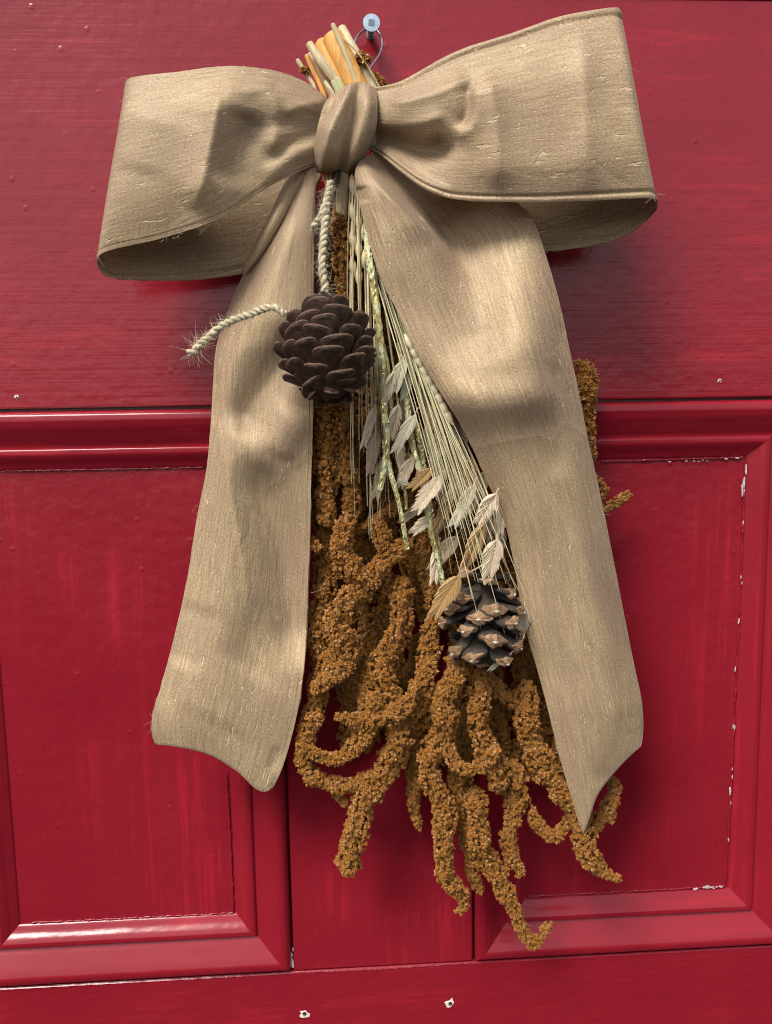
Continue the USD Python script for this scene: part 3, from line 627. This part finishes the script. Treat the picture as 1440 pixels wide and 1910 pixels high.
# ------------------------------------------------------------------ twine
def twine_path(pts, n):
    P = np.array(pts, float)
    q = smoothcurve(P, n)
    return at(q[:, 0], q[:, 1], q[:, 2] * MM)
TW = thing("jute_twine", "pale jute twine holding the closed pinecone, one frayed end sticking out left", "twine")
gt = np.random.default_rng(21)
for pts in ([(616, 338, 48), (608, 400, 56), (602, 470, 62), (606, 545, 66)], [(586, 432, 50), (593, 414, 54), (600, 402, 56), (606, 380, 54)], [(532, 588, 70), (505, 574, 68), (470, 586, 62), (425, 602, 58), (385, 632, 60), (352, 660, 62)]):
    P = twine_path(pts, 90); P = P + 0.0016 * (np.stack([meshkit.noise(np.c_[np.arange(90) * 0.13, np.full(90, 7.5 + k_), np.zeros(90)]) for k_ in range(3)], 1) - 0.5); t, a, b = frames(P)
    s = np.r_[0, np.cumsum(np.linalg.norm(np.diff(P, axis=0), axis=1))]
    for ph in (0, math.pi):
        w = (s + 0.0016 * meshkit.noise(np.c_[s * 130, np.zeros(len(s)), np.zeros(len(s))])) / 0.0072 * 2 * math.pi + ph
        q = P + 0.00092 * (np.cos(w)[:, None] * a + np.sin(w)[:, None] * b)
        r = 0.00105 * (1 + 0.5 * (meshkit.noise(np.c_[s * 600, np.full(len(s), ph), np.zeros(len(s))]) - 0.5))
        obj("strand", tube(q, r, 9, wob=0.05), twine_mat, TW, smooth=True)
    lines, ws = [], []
    for k in range(int(s[-1] / 0.00011)):
        i = gt.integers(2, len(P) - 2); d0 = unit(gt.normal(size=3) + 0.6 * t[i] * gt.choice([-1, 1]))
        st = P[i] + unit(np.cross(d0, t[i])) * 0.0014; L = gt.uniform(0.002, 0.0055) * (2.0 if i > len(P) - 10 else 1)
        bend = unit(gt.normal(size=3)) * 0.5
        x = np.linspace(0, 1, 6)[:, None]
        lines.append(st + (d0 * x + bend * x ** 2) * L); ws.append(np.linspace(0.00013, 0.00006, 6))
    curves("fibre", lines, ws, twine_mat, TW, kind="stuff")

# ------------------------------------------------------------------ barley ears with awns
gw = np.random.default_rng(31)
def ear(label, starts, ends, count, mats, dep, kernels, bow_=0.0):
    e = thing("barley_ear", label, "barley", group=None)
    starts, ends = np.array(starts, float), np.array(ends, float)
    for k in range(count):
        u = (k + gw.uniform(0.1, 0.9)) / count
        a_ = spline(starts, 50)[min(49, int(u * 50))]; b_ = spline(ends, 50)[min(49, int(np.clip(u + gw.normal(0, 0.06), 0, 0.98) * 50))]
        a_ = a_ + gw.normal(0, 3, 2); b_ = a_ + (b_ - a_) * gw.uniform(0.55, 1.04)
        mid = (a_ + b_) / 2 + np.array([bow_ + gw.normal(0, 5), gw.normal(0, 5)])
        q = smoothcurve([a_, mid, b_], 12)
        d_ = np.linspace(dep[0] + gw.uniform(-3, 3), dep[1] + gw.uniform(-4, 5), 12)
        obj("awn", tube(at(q[:, 0], q[:, 1], d_ * MM), np.linspace(0.00042, 0.00012, 12) * gw.uniform(0.8, 1.25), 5), mats[k % len(mats)], e, smooth=True)
    for (px, py, ang, dd) in kernels:
        c = at(px, py, dd * MM); dr = unit(math.cos(ang) * rt - math.sin(ang) * up)
        L = 0.0105; x = np.linspace(0, 1, 9)
        p_ = c + dr * ((x - 0.5) * L)[:, None]
        obj("kernel", tube(p_, 0.0021 * np.sin(np.pi * np.clip(x, 0.04, 0.97)) ** 0.7, 8), mats[0], e, smooth=True)
down = math.pi / 2
ear("barley ear hanging straight down behind the closed pinecone, with thin brown awns", [(652, 345), (668, 350), (690, 400)], [(655, 950), (690, 985), (728, 945)], 34, [straw, straw_brown, straw_pale], (42, 44), [(658 + (i % 3) * 11, 345 + i * 17, down + 0.1 * (i % 3 - 1), 42) for i in range(11)])
ear("barley ear under the right tail with a fan of pale green awns", [(700, 505), (716, 525), (742, 585), (770, 650)], [(872, 1160), (930, 1185), (960, 1140), (985, 1110)], 27, [straw_pale, straw_pale, green_stalk, straw], (48, 60), [(764 + i * 9, 640 + i * 17, down - 0.5, 52) for i in range(9)], bow_=4)
ear("barley ear hidden along the left edge of the right tail, its awns spread behind", [(760, 650), (800, 700), (830, 760)], [(840, 1060), (930, 1090), (985, 1120)], 22, [straw_brown, straw_pale], (44, 50), [])

# ------------------------------------------------------------------ glittered twigs
def twig(label, lines):
    t = thing("glitter_twig", label, "twig")
    for i, (pts, r0_, r1_) in enumerate(lines):
        P = twine_path(pts, 60)
        v, f = tube(P, np.linspace(r0_, r1_, 60) * MM * (1 + 0.25 * (meshkit.fbm(np.c_[np.arange(60) * 0.35, np.full(60, i), np.zeros(60)]) - 0.5)), 12, wob=0.10)
        obj("stem" if i == 0 else "branch", (v, f), glit, t)
twig("pale green twig crusted in gold glitter, hanging beside the closed pinecone", [
    ([(684, 420, 50), (692, 500, 52), (704, 590, 52), (712, 680, 52), (716, 760, 52), (722, 830, 52), (714, 885, 52), (709, 914, 52)], 2.2, 1.5),
    ([(718, 820, 50), (728, 880, 52), (742, 930, 53), (753, 985, 53), (761, 1024, 53)], 1.5, 1.2),
    ([(712, 640, 49), (724, 700, 47), (730, 760, 46), (742, 830, 45), (754, 900, 44), (758, 950, 44)], 1.5, 0.9)])
twig("pale green glittered twig reaching down to the open pinecone", [
    ([(742, 640, 44), (758, 740, 46), (770, 830, 48), (788, 900, 50), (802, 980, 51), (815, 1040, 51), (827, 1090, 51)], 1.9, 1.3),
    ([(778, 790, 43), (790, 870, 43), (806, 960, 44), (826, 1050, 44)], 1.7, 1.2)])

# ------------------------------------------------------------------ sea oats
def leafmat(name, a, b, tr):
    return mat(name, {"g": ("geometry", {}), "m": ("mapping", {"mapping_type": "point", "scale": (1, 1, 0.5)}), "n": ("noise_texture", {"scale": 900.0, "detail": 2}),
                      "c": ("mix_color", {"a": a, "b": b}), "p": ("principled_bsdf", {"roughness": 0.5, "specular_ior_level": 0.35}), "t": ("translucent_bsdf", {"color": tr}), "x": ("mix_closure", {"fac": 0.22})},
               [("g.position", "m.vector"), ("m.vector", "n.vector"), ("n.fac", "c.fac"), ("c.result", "p.base_color"), ("p.BSDF", "x.closure1"), ("t.BSDF", "x.closure2")], surface="x.closure")
OAT = {"s": leafmat("oat_silver", (0.52, 0.40, 0.26), (0.82, 0.71, 0.54), (0.5, 0.42, 0.3)), "g": leafmat("oat_golden", (0.30, 0.18, 0.07), (0.52, 0.34, 0.15), (0.5, 0.3, 0.1)),
       "c": leafmat("oat_cream", (0.52, 0.48, 0.34), (0.70, 0.66, 0.50), (0.6, 0.55, 0.4)), "m": leafmat("oat_mauve", (0.30, 0.22, 0.15), (0.50, 0.40, 0.29), (0.4, 0.33, 0.25))}
go = np.random.default_rng(41)
def spikelet(parent, x0, y0, x1, y1, dep, kind, wid=1.0, ng=6, tilt=None):
    ng += 1
    a_, b_ = at(x0, y0, dep * MM), at(x1, y1, (dep + go.uniform(-3, 3)) * MM)
    d = unit(b_ - a_); L = 1.15 * np.linalg.norm(b_ - a_)
    view = unit(CAM - a_); side = unit(np.cross(d, view))
    ph = go.uniform(-0.5, 0.5) if tilt is None else tilt
    nrm = unit(np.cross(side, d)); side, nrm = side * math.cos(ph) + nrm * math.sin(ph), nrm * math.cos(ph) - side * math.sin(ph)
    sp = obj("spikelet", tube(a_ + d * (np.linspace(-0.12, 0.8, 8) * L)[:, None], 0.0003, 5), OAT[kind], parent, smooth=True)
    for k in range(2 * ng):
        s_ = (k // 2 + 0.5 * (k % 2)) / ng; sg = 1 if k % 2 else -1
        lg = L * (0.44 - 0.10 * s_) * go.uniform(0.9, 1.08); spread = (0.52 - 0.26 * s_) * wid
        g = unit(d + side * sg * spread + nrm * go.normal(0.06, 0.05)); ws = unit(np.cross(g, nrm)); nn = np.cross(ws, g)
        st = a_ + d * (L * 0.70 * s_) + nrm * (0.0004 * sg + 0.0006 * (1 - s_))
        x = np.linspace(0, 1, 8); hw = lg * 0.155 * wid ** 0.4 * np.sin(np.pi * np.clip(x, 0.02, 0.985) ** 0.8) ** 0.9
        v = []
        for xi, h in zip(x, hw):
            c = st + g * (lg * xi) + nn * (0.08 * lg * xi ** 2)
            for y, dz in ((-1, -0.55), (-0.5, -0.1), (0, 0.35), (0.5, -0.1), (1, -0.55)):
                v.append(c + ws * (h * y) + nn * (h * dz))
        obj("glume", (np.array(v), grid_faces(8, 5)), OAT[kind], sp, smooth=25)
def sprig(label, stalk, spikes):
    t = thing("sea_oats_sprig", label, "sea oats")
    obj("stalk", tube(twine_path(stalk, 40), np.linspace(0.0008, 0.0004, 40), 6), straw, t, smooth=True)
    for s_ in spikes: spikelet(t, *s_)
sprig("dry sea oats sprig with cream and mauve husks beside the upper glittered twig", [(700, 470, 40), (722, 600, 40), (738, 720, 42), (750, 820, 42)], [
    (735, 690, 716, 752, 52, "s", 0.7, 4), (752, 668, 735, 735, 50, "c", 0.8, 4), (742, 752, 726, 820, 50, "s", 0.9, 5), (700, 752, 678, 830, 47, "s", 0.45, 4), (765, 690, 752, 745, 48, "c", 0.8, 4),
    (775, 770, 737, 842, 54, "c", 0.65, 4), (740, 815, 750, 878, 46, "s", 0.8, 5), (702, 800, 690, 880, 45, "m", 0.6, 6), (720, 850, 702, 925, 43, "s", 0.7, 6), (755, 730, 760, 800, 44, "m", 0.9, 5), (768, 850, 745, 910, 49, "s", 0.8, 4), (765, 905, 742, 895, 51, "c", 0.7, 3)])
sprig("dry sea oats sprig with a broad silver husk over the lower glittered twig", [(780, 640, 38), (800, 760, 40), (812, 870, 44), (822, 960, 46)], [
    (806, 872, 766, 912, 54, "g", 0.9, 5), (820, 888, 778, 952, 56, "s", 1.0, 6), (806, 962, 768, 996, 50, "s", 1.0, 5), (840, 925, 812, 985, 47, "g", 0.8, 5), (835, 800, 845, 880, 44, "g", 0.9, 5), (850, 830, 870, 905, 43, "m", 0.9, 5),
    (885, 900, 846, 978, 53, "c", 0.55, 4), (860, 890, 868, 950, 45, "m", 0.9, 5), (818, 830, 806, 880, 45, "m", 0.9, 5), (800, 790, 790, 850, 42, "m", 0.8, 5)])
sprig("dry sea oats sprig with striped husks along the left edge of the right tail", [(835, 760, 42), (880, 850, 44), (915, 940, 47), (925, 1010, 48), (880, 1065, 60)], [
    (926, 918, 890, 976, 56, "s", 1.05, 6), (903, 974, 868, 1052, 57, "g", 0.75, 6), (926, 1004, 910, 1076, 57, "s", 1.15, 7), (856, 1070, 808, 1150, 62, "g", 0.8, 6), (978, 1130, 968, 1192, 50, "s", 0.9, 5), (872, 850, 884, 930, 46, "g", 0.9, 5), (905, 875, 895, 930, 44, "m", 0.9, 5), (920, 950, 905, 1010, 46, "m", 0.9, 5)])
gs = np.random.default_rng(77); ex_ = []
for k in range(16):
    x = 750 + 150 * (k % 4) / 3 + gs.normal(0, 10); y = 770 + 75 * (k // 4) + gs.normal(0, 12); x += (y - 770) * 0.25; an = gs.normal(1.75, 0.35); L = gs.uniform(58, 84)
    ex_.append((x, y, x + L * math.cos(an), y + L * math.sin(an), gs.uniform(38, 46), "sgms"[int(gs.integers(4))], gs.uniform(0.6, 0.9), 5))
sprig("tangle of pale dry sea oat husks deep behind the fan of barley awns", [(720, 560, 36), (780, 720, 38), (830, 850, 39), (870, 1000, 40)], ex_)
t = thing("fallen_husk", "single white husk on a thin stalk against the underside of the open pinecone", "husk")
obj("stalk", tube(twine_path([(978, 1182, 52), (972, 1200, 55), (955, 1217, 58)], 14), 0.0003, 5), straw, t, smooth=True)
spikelet(t, 956, 1215, 914, 1250, 58, "c", 0.35, 3)

# ------------------------------------------------------------------ cut stalks above the knot
def stalk(label, pts, rpx, material, group=None, cutface=True):
    P = np.array(pts + ([(640 + (pts[-1][0] - 650) * 0.45, 440, 30)] if rpx < 8 else []), float); q = spline(P, 14)
    p_ = at(q[:, 0], q[:, 1], q[:, 2] * MM)
    sc = (0.47 - q[:, 2] * MM) / FPX
    r = np.linspace(rpx, rpx * 1.08, 14) * sc
    t = thing("cut_stalk", label, "stalk", group=group)
    v, f = tube(p_, r, 14, wob=0.03)
    obj("stem", (v, f), material, t, smooth=50)
    tt = unit(p_[0] - p_[1])
    obj("cut_end", tube([p_[0] - tt * 0.0003, p_[0] + tt * 0.0004], [r[0] * 0.8, r[0] * 0.72], 12), straw_pale, t)
stalk("thickest orange cut stalk, in the middle above the knot", [(620, 72, 36), (645, 120, 40), (678, 200, 40)], 19, orange_stalk)
stalk("orange cut stalk left of the thickest one", [(600, 82, 32), (622, 125, 36), (655, 200, 38)], 14, orange_stalk)
stalk("pale straw stalk, tallest of the cut stalks, crossing the thickest orange one", [(621, 46, 46), (640, 90, 46), (668, 165, 44), (680, 200, 42)], 4.5, straw)
stalk("flat pale beige stalk right of the thickest orange one", [(637, 54, 32), (660, 95, 36), (690, 150, 38), (705, 190, 38)], 9, straw)
stalk("thin tan stalk right of the pale beige one", [(652, 90, 34), (676, 125, 38), (698, 170, 38)], 5, straw_brown)
stalk("greenish tan stalk leaning left in front of the orange stalks", [(577, 82, 42), (600, 118, 44), (640, 180, 42)], 7, straw)
stalk("second greenish tan stalk just right of the leaning one", [(590, 96, 38), (615, 130, 40), (646, 180, 40)], 6, straw_brown)
stalk("pink broken stalk at the left of the cut stalks", [(580, 101, 34), (595, 130, 36), (622, 180, 36)], 8, pink_stalk)
stalk("thin orange stalk at the left of the pink one", [(572, 104, 38), (584, 132, 38), (605, 180, 38)], 4.5, orange_stalk)
stalk("short knobbly stalk, leftmost of the cut stalks", [(555, 112, 36), (568, 134, 36), (590, 170, 36)], 4, straw)
stalk("short pale green stalk end low beside the knot", [(631, 147, 46), (636, 162, 46), (645, 190, 44)], 5, green_stalk)
stalk("short white-green stalk end second left of the knot", [(621, 152, 46), (628, 166, 46), (640, 190, 44)], 4.5, green_stalk)
stalk("tiny white stalk end at the upper left of the knot", [(606, 153, 46), (614, 164, 46), (626, 185, 44)], 3.5, straw_pale)
stalk("hair-thin stalk running right over the wire loop", [(641, 72, 44), (672, 104, 44), (696, 140, 42), (712, 175, 40)], 1.6, straw)
T([(664, 112, 7), (676, 108, 9), (686, 120, 7)], 42, "tiny golden amaranth tuft in front of the wire loop, above the knot", "amaranth tufts above the knot")
T([(690, 140, 8), (702, 148, 11), (718, 160, 9)], 38, "tiny golden amaranth tuft at the upper right corner of the knot", "amaranth tufts above the knot")
T([(561, 128, 4), (570, 131, 6), (578, 130, 4)], 37, "tiny golden amaranth tuft on the leftmost cut stalk", "amaranth tufts above the knot")
t = thing("dark_twig", "shiny dark twig hanging from the knot behind the twine", "twig")
obj("stem", tube(twine_path([(628, 320, 40), (618, 370, 44), (612, 430, 44), (622, 470, 42)], 30), np.linspace(0.0022, 0.0010, 30), 9, wob=0.05), dark_twig, t, smooth=True)

# ------------------------------------------------------------------ wire and screw
W_ = thing("wire_loop", "thin steel wire loop hooked over the screw above the knot", "wire")
wp = twine_path([(672, 118, 26), (664, 100, 24), (662, 82, 20), (668, 66, 14), (682, 55, 9), (697, 53, 8), (708, 63, 10), (713, 82, 14), (708, 102, 20), (696, 120, 27), (685, 136, 32), (680, 150, 36)], 120)
obj("loop", tube(wp, 0.00062, 10), steel, W_, smooth=True)
obj("loose_end", tube(twine_path([(655, 69, 22), (661, 88, 25), (670, 108, 28)], 20), 0.0005, 8), steel, W_, smooth=True)
S_ = thing("screw", "zinc screw with a flat round head, driven into the door above the wire loop", "screw")
hc = at(693, 42, 0.015); hr = 15.2 * (0.47 - 0.015) / FPX
def disc(c, prof, n=40, ax=np.array([0, -1.0, 0])):
    """Surface of revolution round an axis pointing out of the door."""
    e1 = np.array([1.0, 0, 0]); e2 = np.array([0, 0, 1.0]); v = []
    for r, h in prof:
        a_ = np.arange(n) * 2 * np.pi / n
        v.append(c + ax * h + r * (np.cos(a_)[:, None] * e1 + np.sin(a_)[:, None] * e2))
    f = []
    for k in range(len(prof) - 1):
        for j in range(n):
            j2 = (j + 1) % n
            f += [[k * n + j, k * n + j2, (k + 1) * n + j2], [k * n + j, (k + 1) * n + j2, (k + 1) * n + j]]
    return np.vstack(v), np.array(f)
head = trimesh.Trimesh(*disc(hc, [(1e-5, -0.0032), (0.0017, -0.0030), (hr * 0.97, -0.0005), (hr, -0.0002), (hr * 0.97, 0), (1e-5, 0.0001)]))
import manifold3d as m3
def man(v, f): return m3.Manifold(m3.Mesh(np.asarray(v, np.float32), np.asarray(f, np.uint32)))
obj("head", head, zinc, S_, smooth=35)
sq = trimesh.creation.box((0.0032, 0.0008, 0.0032)); sq.apply_transform(trimesh.transformations.rotation_matrix(0.12, [0, 1, 0])); sq.apply_translation(hc + [0, 0.00015, 0])
obj("square_recess", sq, flat("recess_shade", (0.16, 0.19, 0.22), 0.4, metal=0.8), S_)
sh = []
for i in range(60):
    y = hc[1] + 0.0025 + i * 0.0003
    sh.append((hc[0], y, hc[2]))
sh = np.array(sh); obj("shank", tube(sh, 0.0016 + 0.0006 * (np.sin(np.arange(60) * 0.95) ** 2), 14), zinc, S_, smooth=50)

# ------------------------------------------------------------------ chipped paint, nail holes, dents on the door
gd = np.random.default_rng(51)
def chip(px, py, size, dep, n=9, stretch=(1, 1)):
    c = at(px, py, dep * MM)
    a_ = np.arange(n) * 2 * np.pi / n + gd.uniform(0, 1)
    r = size * gd.uniform(0.45, 1.25, n)
    ring = np.stack([c[0] + r * np.cos(a_) * stretch[0], np.full(n, c[1] - 0.00025), c[2] + r * np.sin(a_) * stretch[1]], -1)
    out = ring + (ring - c) * 0.12; out[:, 1] = c[1] + 0.0003
    top = c + [0, -0.0003, 0]
    v = np.vstack([out, ring, top[None]]); f = []
    for k in range(n):
        k2 = (k + 1) % n
        f += [[k, n + k2, k2], [k, n + k, n + k2], [n + k, 2 * n, n + k2]]
    return v, np.array(f)
def nail(px, py, size, label=None):
    h = obj("nail_hole", chip(px, py, size, 0.1, 12), bare, door, label=label)
    obj("hole", disc(at(px, py, 0.0006), [(size * 0.42, 0), (size * 0.2, 0.0001), (1e-6, 0.0001)], 12), hole_dark, h)
nail(568, 1891, 0.0031); nail(840, 1872, 0.0031); nail(1343, 710, 0.0013); nail(31, 741, 0.0013)
def flakes(name, pts, count, size, dep, stretch, material):
    q = spline(np.array(pts, float), 200); parts = []
    for k in range(count):
        u = gd.beta(0.9, 0.9); p_ = q[int(u * 199)]
        parts.append(chip(p_[0] + gd.normal(0, 1.5), p_[1] + gd.normal(0, 1.5), size * gd.uniform(0.4, 1.3), dep, 8, stretch))
    obj(name, join(parts), material, door, kind="stuff")
gloss_white = flat("flaked_white", (0.48, 0.42, 0.41), 0.2)
red_lump = flat("thick_paint_edge", (0.22, 0.012, 0.024), 0.2, scale=700)
flakes("flaked_paint", [(1389, 862), (1382, 1050), (1372, 1290), (1360, 1560), (1353, 1640)], 20, 0.0009, -8.3, (0.6, 2.6), gloss_white)
flakes("flaked_paint", [(1240, 862), (1386, 853)], 9, 0.0006, -8.5, (1.6, 0.7), gloss_white)
flakes("flaked_paint", [(1290, 1658), (1352, 1652)], 14, 0.0007, -8.5, (1.8, 0.8), gloss_white)
flakes("flaked_paint", [(900, 1791), (1120, 1783), (1440, 1764)], 15, 0.0014, -4, (4.2, 0.5), bare)
flakes("flaked_paint", [(20, 1842), (300, 1829), (520, 1815)], 22, 0.0011, -4, (3.2, 0.55), bare)
flakes("flaked_paint", [(543, 1770), (545, 1805)], 6, 0.0013, -2, (0.7, 1.6), gloss_white)
def ridge(pts, r, dep):
    q = spline(np.array(pts, float), 160)
    P = at(q[:, 0] + 0.6 * gd.normal(size=160), q[:, 1] + 0.6 * gd.normal(size=160), np.full(160, dep * MM))
    k = meshkit.fbm(np.c_[np.arange(160) * 0.23, np.full(160, pts[0][0]), np.zeros(160)], 3)
    obj("paint_ridge", tube(P, r * (0.15 + 0.9 * k), 7, wob=0.08), red_lump, door, smooth=True)
ridge([(1390, 862), (1372, 1290), (1353, 1645)], 0.0010, -9.2)
ridge([(60, 1721), (435, 1703)], 0.0008, -9.2)
ridge([(985, 1672), (1352, 1653)], 0.0008, -9.2)
ridge([(0, 879), (380, 872)], 0.0006, -9.2)
ridge([(1120, 861), (1386, 853)], 0.0008, -9.2)
ridge([(422, 1440), (430, 1580), (435, 1700)], 0.0007, -9.2)
ridge([(548, 1815), (720, 1807), (880, 1796)], 0.0004, 0.0)
